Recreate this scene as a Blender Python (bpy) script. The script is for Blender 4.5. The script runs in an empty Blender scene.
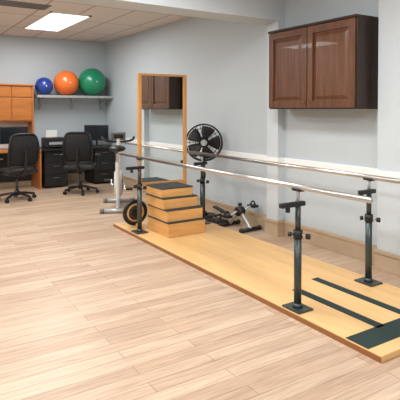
import bpy, bmesh, math, random
from mathutils import Vector, Matrix
random.seed(4)
S=bpy.context.scene
S.view_settings.view_transform='Standard'
S.view_settings.look='None'
C=bpy.context.collection

def lin(r,g,b):
    f=lambda c:(c/255/12.92) if c/255<=0.04045 else ((c/255+0.055)/1.055)**2.4
    return (f(r),f(g),f(b),1)
def mat(name,rgb,rough=0.5,metal=0.0,emit=0,noise=0.0,nscale=(8,8,8),bump=0.0,coat=0.0):
    m=bpy.data.materials.new(name);m.use_nodes=True
    nt=m.node_tree;b=nt.nodes['Principled BSDF']
    c=lin(*rgb)
    b.inputs['Base Color'].default_value=c
    b.inputs['Roughness'].default_value=rough
    b.inputs['Metallic'].default_value=metal
    if coat: b.inputs['Coat Weight'].default_value=coat
    if emit:
        b.inputs['Emission Color'].default_value=c
        b.inputs['Emission Strength'].default_value=emit
    if noise or bump:
        tc=nt.nodes.new('ShaderNodeTexCoord');mp=nt.nodes.new('ShaderNodeMapping')
        mp.inputs['Scale'].default_value=nscale
        n=nt.nodes.new('ShaderNodeTexNoise');n.inputs['Scale'].default_value=1;n.inputs['Detail'].default_value=5
        nt.links.new(tc.outputs['Object'],mp.inputs[0]);nt.links.new(mp.outputs[0],n.inputs['Vector'])
        if noise:
            r=nt.nodes.new('ShaderNodeValToRGB')
            r.color_ramp.elements[0].position=.3;r.color_ramp.elements[1].position=.7
            r.color_ramp.elements[0].color=tuple(x*(1-noise) for x in c[:3])+(1,)
            r.color_ramp.elements[1].color=tuple(min(1,x*(1+noise)) for x in c[:3])+(1,)
            nt.links.new(n.outputs['Fac'],r.inputs[0]);nt.links.new(r.outputs[0],b.inputs['Base Color'])
        if bump:
            bp=nt.nodes.new('ShaderNodeBump');bp.inputs['Strength'].default_value=bump;bp.inputs['Distance'].default_value=.01
            nt.links.new(n.outputs['Fac'],bp.inputs['Height']);nt.links.new(bp.outputs[0],b.inputs['Normal'])
    return m

# ---------- helpers
def grp(name,loc=(0,0,0),rz=0):
    e=bpy.data.objects.new(name,None);C.objects.link(e);e.location=loc;e.rotation_euler=(0,0,rz);e.empty_display_size=.1
    return e
def fin(bm,name,m,par=None,smooth=False):
    me=bpy.data.meshes.new(name);bmesh.ops.recalc_face_normals(bm,faces=bm.faces);bm.to_mesh(me);bm.free()
    if smooth:
        for p in me.polygons:p.use_smooth=True
    o=bpy.data.objects.new(name,me);C.objects.link(o)
    if m:me.materials.append(m)
    if par:o.parent=par
    return o
def box(name,lo,hi,m,par=None,bev=0,seg=2):
    bm=bmesh.new();bmesh.ops.create_cube(bm,size=1)
    for v in bm.verts:
        v.co=Vector([lo[i]+(v.co[i]+.5)*(hi[i]-lo[i]) for i in range(3)])
    if bev:bmesh.ops.bevel(bm,geom=bm.edges[:],offset=bev,segments=seg,affect='EDGES',profile=.5)
    return fin(bm,name,m,par,False)
def cyl(name,a,b,r,m,par=None,n=20,r2=None,smooth=True,bev=0):
    a=Vector(a);b=Vector(b);d=b-a
    bm=bmesh.new();bmesh.ops.create_cone(bm,cap_ends=True,segments=n,radius1=r,radius2=r if r2 is None else r2,depth=d.length)
    if bev:
        es=[e for e in bm.edges if abs(e.verts[0].co.z-e.verts[1].co.z)<1e-6]
        bmesh.ops.bevel(bm,geom=es,offset=bev,segments=2,affect='EDGES')
    M=Matrix.Translation((a+b)/2)@d.to_track_quat('Z','Y').to_matrix().to_4x4()
    bmesh.ops.transform(bm,matrix=M,verts=bm.verts)
    o=fin(bm,name,m,par,False)
    for p in o.data.polygons:
        if len(p.vertices)<=4:p.use_smooth=smooth
    return o
def sph(name,c,r,m,par=None,scale=(1,1,1),n=32):
    bm=bmesh.new();bmesh.ops.create_uvsphere(bm,u_segments=n,v_segments=n//2,radius=r)
    for v in bm.verts:v.co=Vector([c[i]+v.co[i]*scale[i] for i in range(3)])
    return fin(bm,name,m,par,True)
def tube(name,pts,r,m,par=None,cyclic=False,smooth=True):
    cu=bpy.data.curves.new(name,'CURVE');cu.dimensions='3D';cu.bevel_depth=r;cu.bevel_resolution=3;cu.use_fill_caps=True
    if smooth:
        s=cu.splines.new('NURBS');s.points.add(len(pts)-1)
        for i,p in enumerate(pts):s.points[i].co=(*p,1)
        s.use_endpoint_u=True;s.order_u=3;s.use_cyclic_u=cyclic
    else:
        s=cu.splines.new('POLY');s.points.add(len(pts)-1)
        for i,p in enumerate(pts):s.points[i].co=(*p,1)
        s.use_cyclic_u=cyclic
    cu.materials.append(m)
    o=bpy.data.objects.new(name,cu);C.objects.link(o)
    if par:o.parent=par
    return o
def ringx(name,c,R,r,m,par,n=40):
    """torus with axis X"""
    return tube(name,[(c[0],c[1]+R*math.cos(2*math.pi*i/n),c[2]+R*math.sin(2*math.pi*i/n)) for i in range(n)],r,m,par,cyclic=True,smooth=False)

# ---------- materials
M_wall=mat('wall_paint',(186,196,202),.6,bump=.03,nscale=(60,60,60))
M_pil=mat('pilaster_paint',(197,206,212),.6,bump=.03,nscale=(60,60,60))
M_trim=mat('white_trim',(240,242,243),.4)
M_base=mat('beige_baseboard',(182,160,134),.45,noise=.04)
M_black=mat('black_plastic',(22,22,24),.45)
M_blackm=mat('black_mesh',(18,18,20),.8,noise=.3,nscale=(200,200,200))
M_rub=mat('rubber_dark',(58,62,64),.8,noise=.1,nscale=(50,50,50))
M_steel=mat('dark_steel',(72,82,82),.35,.6)
M_chrome=mat('chrome',(205,205,205),.28,1)
M_silver=mat('silver_paint',(178,180,180),.35,.4)
M_grey=mat('grey_plastic',(105,108,110),.4)
M_ply=mat('birch_ply',(222,180,122),.38,noise=.10,nscale=(1.5,14,14))
M_box=mat('step_wood',(216,164,100),.45,noise=.12,nscale=(3,3,25))
M_frame=mat('frame_wood',(206,150,86),.4,noise=.12,nscale=(25,25,3))
M_oak=mat('oak_desk',(178,108,48),.4,noise=.14,nscale=(20,3,20))
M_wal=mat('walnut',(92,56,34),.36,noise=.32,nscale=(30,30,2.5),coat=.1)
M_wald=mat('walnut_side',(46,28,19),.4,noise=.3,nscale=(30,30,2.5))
M_tape=mat('anti_slip_tape',(26,46,44),.8,noise=.1,nscale=(80,80,80))
M_glass=mat('mirror_glass',(235,240,240),.02,1)
M_white=mat('white_plastic',(225,226,224),.4)
M_light=mat('light_diffuser',(255,253,248),.4,emit=2.6)
M_brass=mat('brass',(180,150,90),.3,1)
M_screen=mat('screen',(24,28,34),.2)
M_paper=mat('paper',(225,225,220),.7)
M_vent=mat('vent_grey',(120,122,124),.5)

def floor_mat():
    m=bpy.data.materials.new('laminate_planks');m.use_nodes=True;nt=m.node_tree;N=nt.nodes;L=nt.links
    b=N['Principled BSDF']
    tc=N.new('ShaderNodeTexCoord');mp=N.new('ShaderNodeMapping');mp.inputs['Rotation'].default_value=(0,0,math.pi/2)
    L.new(tc.outputs['Object'],mp.inputs[0])
    br=N.new('ShaderNodeTexBrick');br.offset=.37;br.offset_frequency=2
    br.inputs['Color1'].default_value=lin(202,178,154);br.inputs['Color2'].default_value=lin(180,153,129)
    br.inputs['Mortar'].default_value=lin(128,104,86)
    br.inputs['Scale'].default_value=1;br.inputs['Mortar Size'].default_value=.002;br.inputs['Mortar Smooth'].default_value=.4
    br.inputs['Brick Width'].default_value=1.2;br.inputs['Row Height'].default_value=.105;br.inputs['Bias'].default_value=-.1
    L.new(mp.outputs[0],br.inputs['Vector'])
    m2=N.new('ShaderNodeMapping');m2.inputs['Scale'].default_value=(46,2.6,1);L.new(tc.outputs['Object'],m2.inputs[0])
    n=N.new('ShaderNodeTexNoise');n.inputs['Scale'].default_value=1;n.inputs['Detail'].default_value=8;n.inputs['Roughness'].default_value=.62;n.inputs['Distortion'].default_value=.7
    L.new(m2.outputs[0],n.inputs['Vector'])
    r=N.new('ShaderNodeValToRGB');r.color_ramp.elements[0].position=.34;r.color_ramp.elements[1].position=.64
    r.color_ramp.elements[0].color=(.68,.65,.63,1);r.color_ramp.elements[1].color=(1.05,1.05,1.05,1)
    L.new(n.outputs['Fac'],r.inputs[0])
    mx=N.new('ShaderNodeMix');mx.data_type='RGBA';mx.blend_type='MULTIPLY';mx.inputs[0].default_value=.85
    L.new(br.outputs['Color'],mx.inputs[6]);L.new(r.outputs[0],mx.inputs[7]);L.new(mx.outputs[2],b.inputs['Base Color'])
    b.inputs['Roughness'].default_value=.42
    return m
def ceil_mat():
    m=bpy.data.materials.new('ceiling_tiles');m.use_nodes=True;nt=m.node_tree;N=nt.nodes;L=nt.links
    b=N['Principled BSDF'];tc=N.new('ShaderNodeTexCoord')
    mp=N.new('ShaderNodeMapping');mp.inputs['Location'].default_value=(.6,.52,0);L.new(tc.outputs['Object'],mp.inputs[0])
    br=N.new('ShaderNodeTexBrick');br.offset=0
    br.inputs['Color1'].default_value=lin(220,212,204);br.inputs['Color2'].default_value=lin(214,206,198);br.inputs['Mortar'].default_value=lin(165,157,150)
    br.inputs['Scale'].default_value=1;br.inputs['Mortar Size'].default_value=.014
    br.inputs['Brick Width'].default_value=1.2;br.inputs['Row Height'].default_value=.6
    L.new(mp.outputs[0],br.inputs['Vector']);L.new(br.outputs['Color'],b.inputs['Base Color'])
    b.inputs['Roughness'].default_value=.9
    return m
M_floor=floor_mat();M_ceil=ceil_mat()

# ---------- room
XB,XF,YL,YR,H=-10.1,2.2,-3.0,4.0,2.95
box('floor',(XB-.1,YL-.1,-.1),(XF+.1,YR+.1,0),M_floor)
box('ceiling',(XB-.1,YL-.1,H),(XF+.1,YR+.1,H+.1),M_ceil)
box('wall_right',(XB-.1,YR,0),(XF+.1,YR+.1,H),M_wall)
box('wall_back',(XB-.1,YL,0),(XB,YR,H),M_wall)
box('wall_left',(XB-.1,YL-.1,0),(XF+.1,YL,H),M_wall)
box('wall_front',(XF,YL,0),(XF+.1,YR,H),M_wall)
PY=3.9
box('wall_pilaster',(-4.61,PY,0),(-4.41,YR,H-.4),M_pil)
box('wall_pilaster.001',(-3.01,PY,0),(-1.2,YR,H),M_pil)
box('ceiling_beam',(-4.75,YL,H-.4),(-4.41,YR,H),M_pil)
def strip(name,x0,x1,y,z0,z1,t,m,par):
    return box(name,(x0,y-t,z0),(x1,y,z1),m,par,bev=.004)
def runs(par,z0,z1,t,m):
    strip('run_1',XB,-4.61,YR,z0,z1,t,m,par)
    strip('run_2',-4.61-t,-4.41+t,PY,z0,z1,t,m,par)
    box('return_1',(-4.41,PY,z0),(-4.41+t,YR,z1),m,par)
    strip('run_3',-4.41,-3.01,YR,z0,z1,t,m,par)
    box('return_2',(-3.01-t,PY,z0),(-3.01,YR,z1),m,par)
    strip('run_4',-3.01-t,-1.2,PY,z0,z1,t,m,par)
bb=grp('baseboard_right');runs(bb,0,.155,.018,M_base)
bc=grp('trim_baseboard_cap');runs(bc,.155,.19,.028,M_base)
cr=grp('trim_chair_rail');runs(cr,.86,.935,.028,M_trim)
box('baseboard_back',(XB,YL,0),(XB+.018,YR-.03,.17),M_base)

# ---------- ceiling lights
def light(name,x0,x1,y0,y1,power,col=(1,.995,.985)):
    g=grp(name,((x0+x1)/2,(y0+y1)/2,H))
    w=(x1-x0)/2;d=(y1-y0)/2
    for i,(a,b) in enumerate([((-w,-d),(w,-d+.03)),((-w,d-.03),(w,d)),((-w,-d),(-w+.03,d)),((w-.03,-d),(w,d))]):
        box('frame_%d'%i,(a[0],a[1],-.02),(b[0],b[1],-.001),M_trim,g)
    box('diffuser',(-w+.03,-d+.03,-.012),(w-.03,d-.03,-.002),M_light,g)
    l=bpy.data.lights.new('lamp','AREA');l.shape='RECTANGLE';l.size=w*2-.08;l.size_y=d*2-.08;l.energy=power;l.color=col
    o=bpy.data.objects.new('lamp',l);C.objects.link(o);o.parent=g;o.location=(0,0,-.016)
light('ceiling_light_panel',-9.0,-7.3,2.05,2.68,56)
light('ceiling_light_panel.001',-8.6,-7.3,-.9,-.3,54)
light('ceiling_light_panel.002',-6.2,-5.0,.6,1.2,58)
light('ceiling_light_panel.003',-3.6,-2.4,1.7,2.3,60)
light('ceiling_light_panel.004',-3.6,-2.4,-1.1,-.5,56)
light('ceiling_light_panel.005',-.6,.6,1.7,2.3,62)
light('ceiling_light_panel.006',-.6,.6,-1.1,-.5,58)
v=grp('ceiling_air_vent',(-7.05,1.35,H))
box('frame',(-.16,-.6,-.012),(.16,.6,-.001),M_vent,v)
for i in range(6):box('slat_%d'%i,(-.13+i*.045,-.57,-.022),(-.11+i*.045,.57,-.012),M_vent,v)

# ---------- platform
pl=grp('wooden_platform')
PX0,PX1,PY0,PY1,PT=-5.93,-1.86,2.46,3.54,.04
box('sheet_1',(PX0,PY0,0),(-3.905,PY1,PT),M_ply,pl,bev=.004)
box('sheet_2',(-3.9,PY0,0),(PX1,PY1,PT),M_ply,pl,bev=.004)
M_edge=mat('platform_edge',(150,100,58),.5)
box('edge_strip',(PX0,PY0-.006,0),(PX1,PY0,PT-.006),M_edge,pl)
t=PT+.001
box('grip_strip_1',(-2.95,2.76,PT-.001),(-2.12,2.84,t),M_tape,pl)
box('grip_strip_2',(-3.05,3.08,PT-.001),(-2.12,3.16,t),M_tape,pl)
box('grip_band',(-2.14,PY0+.005,PT-.001),(-1.96,PY1-.005,t),M_tape,pl)
PT+=.0012

# ---------- parallel bars
pb=grp('parallel_bars')
BZ=.937;FY,RY=2.54,3.43
for i,y in enumerate((FY,RY)):
    cyl('bar_%d'%i,(-5.9,y,BZ),(-2.0,y,BZ),.019,M_chrome,pb,n=24,bev=.004)
def post(i,x,y,s):
    P=lambda q,a,b,r,m,**k:cyl('post%d_%s'%(i,q),(x+a[0],y+a[1],a[2]),(x+b[0],y+b[1],b[2]),r,m,pb,**k)
    box('post%d_plate'%i,(x-.09,y-.075,PT),(x+.09,y+.075,PT+.012),M_steel,pb,bev=.004)
    P('flange',(0,0,PT+.01),(0,0,PT+.04),.04,M_steel,r2=.03)
    P('outer',(0,0,PT+.01),(0,0,.6),.028,M_steel)
    P('collar',(0,0,.56),(0,0,.62),.035,M_black)
    P('inner',(0,0,.6),(0,0,.8),.021,M_steel)
    for k in range(5):P('hole_%d'%k,(.0195,0,.63+.035*k),(.0215,0,.63+.035*k),.005,M_black,n=10)
    box('post%d_slide'%i,(x-.02,y-.17 if s<0 else y-.12,.795),(x+.02,y+.06 if s<0 else y+.07,.83),M_black,pb,bev=.006)
    P('stub',(0,0,.82),(0,0,BZ-.01),.013,M_silver)
    box('post%d_saddle'%i,(x-.045,y-.024,BZ-.03),(x+.045,y+.024,BZ-.012),M_black,pb,bev=.004)
    P('knob_stem',(0,0,.59),(.06,.03,.58),.006,M_chrome)
    P('knob',(.055,.03,.58),(.08,.045,.58),.02,M_black)
    P('knob_stem2',(0,0,.585),(-.04,-.03,.585),.006,M_chrome)
    P('knob2',(-.035,-.03,.585),(-.055,-.045,.585),.018,M_black)
    P('knob3',(0,-.1,.795),(0,-.1,.76),.017,M_black)
post(1,-2.65,FY,-1);post(2,-2.73,RY,1);post(3,-5.33,FY,-1);post(4,-5.33,RY,1)

# ---------- wall cabinet
wc=grp('wall_cabinet')
cx0,cx1,cz0,cz1,cf=-4.33,-3.09,1.51,2.39,3.70
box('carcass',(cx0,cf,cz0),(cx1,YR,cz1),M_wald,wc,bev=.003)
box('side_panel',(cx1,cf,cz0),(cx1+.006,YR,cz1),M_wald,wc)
mid=(cx0+cx1)/2-.01
def door(n,x0,x1,z0,z1):
    y=cf;w=.075
    box(n+'_stile_l',(x0,y-.02,z0),(x0+w,y,z1),M_wal,wc,bev=.003)
    box(n+'_stile_r',(x1-w,y-.02,z0),(x1,y,z1),M_wal,wc,bev=.003)
    box(n+'_rail_t',(x0+w,y-.02,z1-w),(x1-w,y,z1),M_wal,wc,bev=.003)
    box(n+'_rail_b',(x0+w,y-.02,z0),(x1-w,y,z0+w),M_wal,wc,bev=.003)
    bm=bmesh.new()
    a=(x0+w,x1-w,z0+w,z1-w)
    rings=[(0,-.002),(.014,-.002),(.045,-.017)]
    vs=[]
    for ins,dy in rings:
        vs.append([bm.verts.new((xx,y+dy,zz)) for xx,zz in ((a[0]+ins,a[2]+ins),(a[1]-ins,a[2]+ins),(a[1]-ins,a[3]-ins),(a[0]+ins,a[3]-ins))])
    for k in range(2):
        for j in range(4):
            bm.faces.new((vs[k][j],vs[k][(j+1)%4],vs[k+1][(j+1)%4],vs[k+1][j]))
    bm.faces.new(vs[2])
    fin(bm,n+'_panel',M_wal,wc)
door('door_l',cx0+.01,mid-.005,cz0+.012,cz1-.03)
door('door_r',mid+.005,cx1-.01,cz0+.012,cz1-.03)
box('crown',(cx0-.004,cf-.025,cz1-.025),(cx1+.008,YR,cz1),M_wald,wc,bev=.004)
for x in (mid-.035,mid+.035):
    cyl('pull',(x,cf-.02,cz0+.07),(x,cf-.035,cz0+.07),.008,M_brass,wc)

# ---------- standing mirror
mx=-5.5
sm=grp('standing_mirror',(mx,0,PT))
ya,yb=2.60,3.29
box('leg_l',(-.02,ya,0),(.02,ya+.045,1.91),M_frame,sm,bev=.004)
box('leg_r',(-.02,yb-.045,0),(.02,yb,1.91),M_frame,sm,bev=.004)
box('rail_top',(-.02,ya+.045,1.885),(.02,yb-.045,1.91),M_frame,sm,bev=.004)
box('rail_bottom',(-.02,ya+.045,.50),(.02,yb-.045,.56),M_frame,sm,bev=.004)
box('backing',(-.016,ya+.045,.56),(-.004,yb-.045,1.885),M_frame,sm)
box('glass',(-.003,ya+.045,.56),(.003,yb-.045,1.885),M_glass,sm)
box('foot_l',(-.07,ya,0),(.06,ya+.045,.05),M_frame,sm,bev=.004)
box('foot_r',(-.07,yb-.045,0),(.06,yb,.05),M_frame,sm,bev=.004)

# ---------- stacked step boxes
st=grp('stacked_step_boxes',(-5.43,2.70,PT))
lv=[(.52,.50,.17),(.49,.485,.14),(.44,.46,.13),(.40,.42,.11)]
z=0
for i,(lx,ly,h) in enumerate(lv):
    y0=.0 if i<2 else -.02
    box('box_%d'%i,(0,y0,z),(lx,y0+ly,z+h-.016),M_box,st,bev=.004)
    box('tread_%d'%i,(0,y0-.004,z+h-.016),(lx+.004,y0+ly+.004,z+h-.002),M_rub,st,bev=.003)
    z+=h

# ---------- balance board leaning behind mirror leg
wb=grp('balance_board',(-5.655,2.635,PT+.17))
wb.rotation_euler=(0,math.radians(5),0)
cyl('disc',(-.012,0,0),(.010,0,0),.145,M_rub,wb,n=48,bev=.004)
ringx('rim',(0,0,0),.148,.020,M_black,wb)
ringx('wood_ring',(.012,0,0),.105,.012,M_box,wb)
cyl('hub',(.008,0,0),(.022,0,0),.045,M_black,wb,n=32)

# ---------- pedestal fan
fa=grp('pedestal_fan',(-5.80,3.76,0),math.radians(-33))
cyl('base',(0,0,0),(0,0,.03),.18,M_black,fa,n=40,bev=.008)
cyl('base_cone',(0,0,.03),(0,0,.08),.07,M_black,fa,r2=.025)
cyl('pole',(0,0,.05),(0,0,.98),.018,M_black,fa)
cyl('collar',(0,0,.55),(0,0,.62),.026,M_black,fa)
hz=1.05
cyl('motor',(-.08,0,hz),(.07,0,hz),.075,M_black,fa,bev=.02)
cyl('hub',(.09,0,hz),(.14,0,hz),.045,M_silver,fa,bev=.01)
for R,x in ((.262,.12),(.255,.06),(.2,.165),(.15,.175),(.1,.18),(.05,.18)):
    ringx('guard_ring',(x,0,hz),R*.97,.009 if R>.24 else .0025,M_black,fa)
for R in (.2,.12):ringx('guard_ring_back',(.02,0,hz),R,.003,M_black,fa)
for k in range(28):
    a=2*math.pi*k/28;c,s=math.cos(a),math.sin(a)
    tube('guard_wire',[(.18,.05*c,hz+.05*s),(.175,.15*c,hz+.15*s),(.155,.23*c,hz+.23*s),(.12,.254*c,hz+.254*s),(.06,.248*c,hz+.248*s),(.02,.2*c,hz+.2*s),(.0,.07*c,hz+.07*s)],.0022,M_black,fa)
cyl('badge',(.176,0,hz),(.186,0,hz),.04,M_silver,fa)
for k in range(5):
    bm=bmesh.new();g=[]
    for i in range(6):
        r=.045+.185*i/5;row=[]
        for j in range(6):
            an=2*math.pi*k/5+(j/5-.5)*(.85+.15*math.sin(i/5*3.14))
            row.append(bm.verts.new((.115+(j/5-.5)*.06*(1-.3*i/5),r*math.cos(an),hz+r*math.sin(an))))
        g.append(row)
    for i in range(5):
        for j in range(5):bm.faces.new((g[i][j],g[i+1][j],g[i+1][j+1],g[i][j+1]))
    o=fin(bm,'blade_%d'%k,M_black,fa,True);so=o.modifiers.new('s','SOLIDIFY');so.thickness=.003

# ---------- mini pedal exerciser
def pedal_ex(name,loc,rz,s=1):
    g=grp(name,loc,rz);g.scale=(s,s,s)
    for x in (-.2,.2):
        cyl('foot_bar',(x,-.15,.028),(x,.15,.028),.024,M_black,g)
        for y in (-.15,.15):sph('foot_cap',(x,y,.031),.031,M_black,g,n=16)
    tube('frame_rear',[(-.2,0,.03),(-.1,0,.15),(0,0,.22)],.024,M_silver,g)
    tube('frame_front',[(.2,0,.03),(.1,0,.15),(0,0,.22)],.024,M_silver,g)
    cyl('hub',(0,-.05,.22),(0,.05,.22),.06,M_black,g,bev=.01)
    cyl('knob_stem',(0,0,.22),(0,0,.3),.01,M_chrome,g);cyl('knob',(0,0,.29),(0,0,.325),.026,M_black,g)
    for sd,an in ((1,.6),(-1,.6+math.pi)):
        px,pz=.12*math.cos(an),.22+.12*math.sin(an)
        tube('crank',[(0,sd*.05,.22),(0,sd*.07,.22),(px,sd*.07,pz),(px,sd*.09,pz)],.012,M_chrome,g,smooth=False)
        box('pedal',(px-.06,sd*.13-.045,pz-.016),(px+.06,sd*.13+.045,pz+.016),M_black,g,bev=.006)
        tube('strap',[(px,sd*.088,pz+.01),(px,sd*.1,pz+.06),(px,sd*.155,pz+.06),(px,sd*.17,pz+.01)],.01,M_black,g)
    return g
pedal_ex('pedal_exerciser',(-4.97,3.765,0),math.radians(4),1)
ms=grp('mini_stepper',(-5.44,3.74,0),math.radians(10))
box('base',(-.12,-.1,.0),(.12,.1,.03),M_black,ms,bev=.008)
for sd in (-1,1):
    p=box('pedal',(-.12,-.035,-.012),(.12,.035,.012),M_black,ms,bev=.008);p.location=(0,sd*.06,.12+sd*.03);p.rotation_euler=(0,.25*sd,0)
    cyl('piston',(0,sd*.06,.03),(.0,sd*.06,.12+sd*.03),.014,M_chrome,ms)

# ---------- exercise bike
bk=grp('exercise_bike',(-7.05,3.0,0),math.radians(155))
for x in (-.42,.42):
    cyl('foot',(x,-.22,.035),(x,.22,.035),.03,M_silver,bk)
    for y in (-.22,.22):cyl('foot_cap',(x,y-.03,.035),(x,y+.03,.035),.035,M_grey,bk)
tube('frame_base',[(-.42,0,.05),(-.2,0,.12),(.2,0,.12),(.42,0,.05)],.03,M_silver,bk)
tube('seat_tube',[(-.12,0,.12),(-.18,0,.45),(-.24,0,.72)],.032,M_white,bk)
cyl('seat_post',(-.23,0,.68),(-.27,0,.9),.018,M_chrome,bk)
tube('front_tube',[(.18,0,.15),(.25,0,.6),(.22,0,1.05)],.034,M_white,bk)
sph('seat',(-.29,0,.93),.13,M_black,bk,scale=(1.15,.95,.38))
sph('seat_nose',(-.16,0,.93),.07,M_black,bk,scale=(1.5,.6,.45))
cyl('housing',(.15,-.06,.36),(.15,.06,.36),.20,M_white,bk,n=40,bev=.02)
cyl('housing_ring',(.15,-.066,.36),(.15,.066,.36),.15,M_grey,bk,n=40,bev=.01)
cyl('housing_hub',(.15,-.072,.36),(.15,.072,.36),.07,M_black,bk,n=30)
for sd,an in ((1,.3),(-1,.3+math.pi)):
    px,pz=-.02+.16*math.cos(an),.36+.16*math.sin(an)
    tube('crank',[(-.02,sd*.07,.36),(-.02,sd*.1,.36),(px,sd*.1,pz),(px,sd*.12,pz)],.012,M_chrome,bk,smooth=False)
    box('pedal',(px-.06,sd*.17-.05,pz-.015),(px+.06,sd*.17+.05,pz+.015),M_black,bk,bev=.006)
tube('handlebar',[(-.02,-.24,1.08),(.12,-.24,1.04),(.22,-.12,1.0),(.22,.12,1.0),(.12,.24,1.04),(-.02,.24,1.08)],.018,M_black,bk)
co=box('console',(-.02,-.11,-.07),(.02,.11,.07),M_grey,bk,bev=.012);co.location=(.2,0,1.09);co.rotation_euler=(0,-.5,0)
cs=box('console_screen',(-.026,-.07,-.03),(-.019,.07,.04),M_screen,bk);cs.location=(.2,0,1.09);cs.rotation_euler=(0,-.5,0)

# ---------- ball shelf + balls
bs=grp('ball_shelf')
SZ=1.79
box('board',(XB,2.45,SZ-.03),(XB+.45,3.98,SZ),M_silver,bs,bev=.004)
box('lip',(XB+.45,2.45,SZ-.05),(XB+.465,3.98,SZ-.002),M_silver,bs,bev=.003)
for y in (2.6,3.25,3.88):
    tube('bracket',[(XB+.01,y,SZ-.28),(XB+.01,y,SZ-.04),(XB+.38,y,SZ-.04),(XB+.01,y,SZ-.28)],.01,M_silver,bs,smooth=False)
def ball(name,y,r,rgb):
    g=grp(name,(XB+.30,y,SZ+r))
    m=mat(name+'_vinyl',rgb,.3,coat=.3)
    bm=bmesh.new();bmesh.ops.create_uvsphere(bm,u_segments=48,v_segments=48,radius=r)
    for v in bm.verts:
        zz=v.co.z/r
        k=1-.012*(.5+.5*math.cos(zz*40))*(abs(zz)<.75)
        v.co.x*=k;v.co.y*=k
    fin(bm,'body',m,g,True)
    p=cyl('valve',(r*.985,0,0),(r*1.01,0,0),.012,M_white,g,n=12)
ball('exercise_ball',2.62,.175,(26,58,136))
ball('exercise_ball.001',3.06,.25,(232,112,44))
ball('exercise_ball.002',3.60,.285,(20,132,94))

# ---------- office chair
def chair(name,loc,rz):
    g=grp(name,loc,rz)
    for k in range(5):
        a=2*math.pi*k/5+.3;c,s=math.cos(a),math.sin(a)
        tube('base_arm_%d'%k,[(0,0,.12),(.15*c,.15*s,.115),(.3*c,.3*s,.075)],.02,M_black,g)
        for e in (-.014,.014):
            cyl('caster_%d'%k,(.3*c-s*(e-.009),.3*s+c*(e-.009),.03),(.3*c-s*(e+.009),.3*s+c*(e+.009),.03),.03,M_black,g)
    cyl('hub',(0,0,.08),(0,0,.16),.04,M_black,g)
    cyl('gas_lift',(0,0,.14),(0,0,.42),.022,M_steel,g)
    box('mechanism',(-.12,-.08,.40),(.14,.08,.44),M_black,g,bev=.01)
    box('seat',(-.25,-.26,.44),(.24,.26,.53),M_black,g,bev=.035,seg=4)
    bm=bmesh.new();gr=[]
    for i in range(9):
        t=i/8;row=[]
        z=.58+.53*t
        hw=.225+.03*math.sin(t*math.pi)-.03*t**3
        for j in range(9):
            u=j/4-1
            row.append(bm.verts.new((.26+.05*math.sin(t*3)+.04*t-.05*(u*u),u*hw,z+(-.03*u**4 if i==8 else 0))))
        gr.append(row)
    for i in range(8):
        for j in range(8):bm.faces.new((gr[i][j],gr[i][j+1],gr[i+1][j+1],gr[i+1][j]))
    edge=[gr[0][j].co.copy() for j in range(9)]+[gr[i][8].co.copy() for i in range(1,9)]+[gr[8][j].co.copy() for j in range(7,-1,-1)]+[gr[i][0].co.copy() for i in range(7,0,-1)]
    o=fin(bm,'back_mesh',M_blackm,g,True);so=o.modifiers.new('s','SOLIDIFY');so.thickness=.02
    tube('back_frame',edge,.018,M_black,g,cyclic=True)
    tube('spine',[(.1,0,.43),(.3,0,.44),(.345,0,.65),(.34,0,.85)],.024,M_black,g)
    for s in (-1,1):
        tube('arm_post',[(0,s*.2,.45),(0,s*.3,.46),(.02,s*.31,.6),(.02,s*.31,.68)],.018,M_black,g)
        box('arm_pad',(-.13,s*.31-.04,.68),(.13,s*.31+.04,.715),M_black,g,bev=.015,seg=3)
chair('office_chair',(-8.55,1.83,0),math.radians(12))
chair('office_chair.001',(-8.65,2.95,0),math.radians(-28))

# ---------- desks
dk=grp('office_desk')
dx=XB+.02
box('top',(dx,2.50,.72),(dx+.68,3.96,.76),M_black,dk,bev=.005)
def drawers(n,y0,y1):
    box(n+'_carcass',(dx+.02,y0,.03),(dx+.6,y1,.72),M_black,dk,bev=.004)
    for k in range(3):
        z0=.05+k*.222
        box(n+'_drawer_%d'%k,(dx+.6,y0+.01,z0),(dx+.62,y1-.01,z0+.21),M_black,dk,bev=.004)
        cyl(n+'_pull_%d'%k,(dx+.635,(y0+y1)/2-.06,z0+.15),(dx+.635,(y0+y1)/2+.06,z0+.15),.005,M_grey,dk)
drawers('ped_l',2.53,2.98);drawers('ped_r',3.52,3.94)
box('modesty',(dx+.02,2.98,.2),(dx+.04,3.52,.72),M_black,dk)
ok=grp('oak_desk')
oy0,oy1=.85,2.46
box('top',(dx,oy0,.72),(dx+.68,oy1,.76),M_oak,ok,bev=.004)
box('side_r',(dx,oy1-.03,0),(dx+.66,oy1,.72),M_oak,ok)
box('side_l',(dx,oy0,0),(dx+.66,oy0+.03,.72),M_oak,ok)
box('back',(dx,oy0+.03,.1),(dx+.02,oy1-.03,.72),M_black,ok)
hu=grp('desk_hutch')
hx=dx+.36
oy1=2.40
box('hutch_back',(dx,oy0,.762),(dx+.015,oy1,1.27),M_white,hu)
box('hutch_side_r',(dx,oy1-.03,.762),(hx,oy1,1.98),M_oak,hu)
box('hutch_side_l',(dx,oy0,.762),(hx,oy0+.03,1.98),M_oak,hu)
box('hutch_case',(dx,oy0+.03,1.28),(hx-.02,oy1-.03,1.96),M_oak,hu)
box('hutch_top',(dx,oy0-.02,1.96),(hx+.03,oy1+.02,1.99),M_oak,hu,bev=.004)
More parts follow.
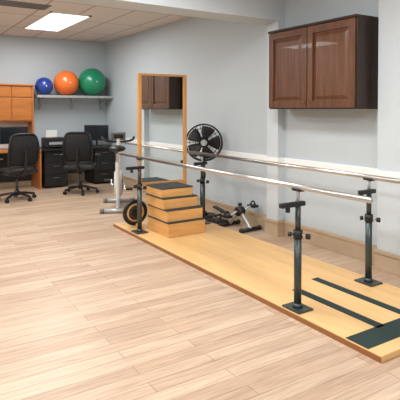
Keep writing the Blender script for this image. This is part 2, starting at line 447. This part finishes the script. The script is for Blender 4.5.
for k in range(4):
    y0=oy0+.035+k*.372
    box('hutch_door_%d'%k,(hx-.02,y0,1.30),(hx,y0+.362,1.73),M_oak,hu,bev=.006)
    box('hutch_flap_%d'%k,(hx-.02,y0,1.745),(hx,y0+.362,1.95),M_oak,hu,bev=.006)

def monitor(name,loc,rz):
    g=grp(name,loc,rz)
    cyl('foot',(0,0,0),(0,0,.015),.10,M_black,g,n=32)
    cyl('neck',(-.02,0,.015),(-.02,0,.2),.018,M_black,g)
    box('bezel',(-.01,-.25,.11),(.025,.25,.43),M_black,g,bev=.006)
    box('screen',(.025,-.235,.125),(.027,.235,.415),M_screen,g)
monitor('computer_monitor',(-9.57,2.0,.761),math.radians(-4))
monitor('computer_monitor.001',(-9.72,3.66,.761),math.radians(-35))
pr=grp('desk_printer',(-9.72,2.78,.761))
box('body',(-.18,-.2,0),(.18,.2,.2),M_black,pr,bev=.02,seg=3)
box('tray',(.18,-.13,.03),(.3,.13,.045),M_black,pr,bev=.004)
box('paper',(-.16,-.11,.2),(-.14,.11,.34),M_paper,pr)
box('slot',(.175,-.14,.07),(.185,.14,.12),M_silver,pr)
ph=grp('desk_phone',(-9.53,3.2,.761))
box('body',(-.1,-.09,0),(.1,.09,.04),M_black,ph,bev=.012)
tube('handset',[(-.07,-.05,.05),(0,-.05,.075),(.08,-.05,.05)],.018,M_black,ph)

# ---------- world + camera
w=bpy.data.worlds.new('world');S.world=w;w.use_nodes=True
w.node_tree.nodes['Background'].inputs[0].default_value=(.8,.85,.9,1);w.node_tree.nodes['Background'].inputs[1].default_value=.3
cam=bpy.data.cameras.new('camera');co=bpy.data.objects.new('camera',cam);C.objects.link(co);S.camera=co
f=493.0;pitch=math.radians(1.2)
cam.sensor_width=36;cam.lens=f/400*36
cam.shift_y=-(90-f*math.tan(pitch))/400
co.location=(0,0,1.5)
ang=math.radians(32.5)
fw=Vector((-math.cos(ang)*math.cos(pitch),math.sin(ang)*math.cos(pitch),-math.sin(pitch)))
co.rotation_euler=fw.to_track_quat('-Z','Y').to_euler()
cam.clip_start=.05
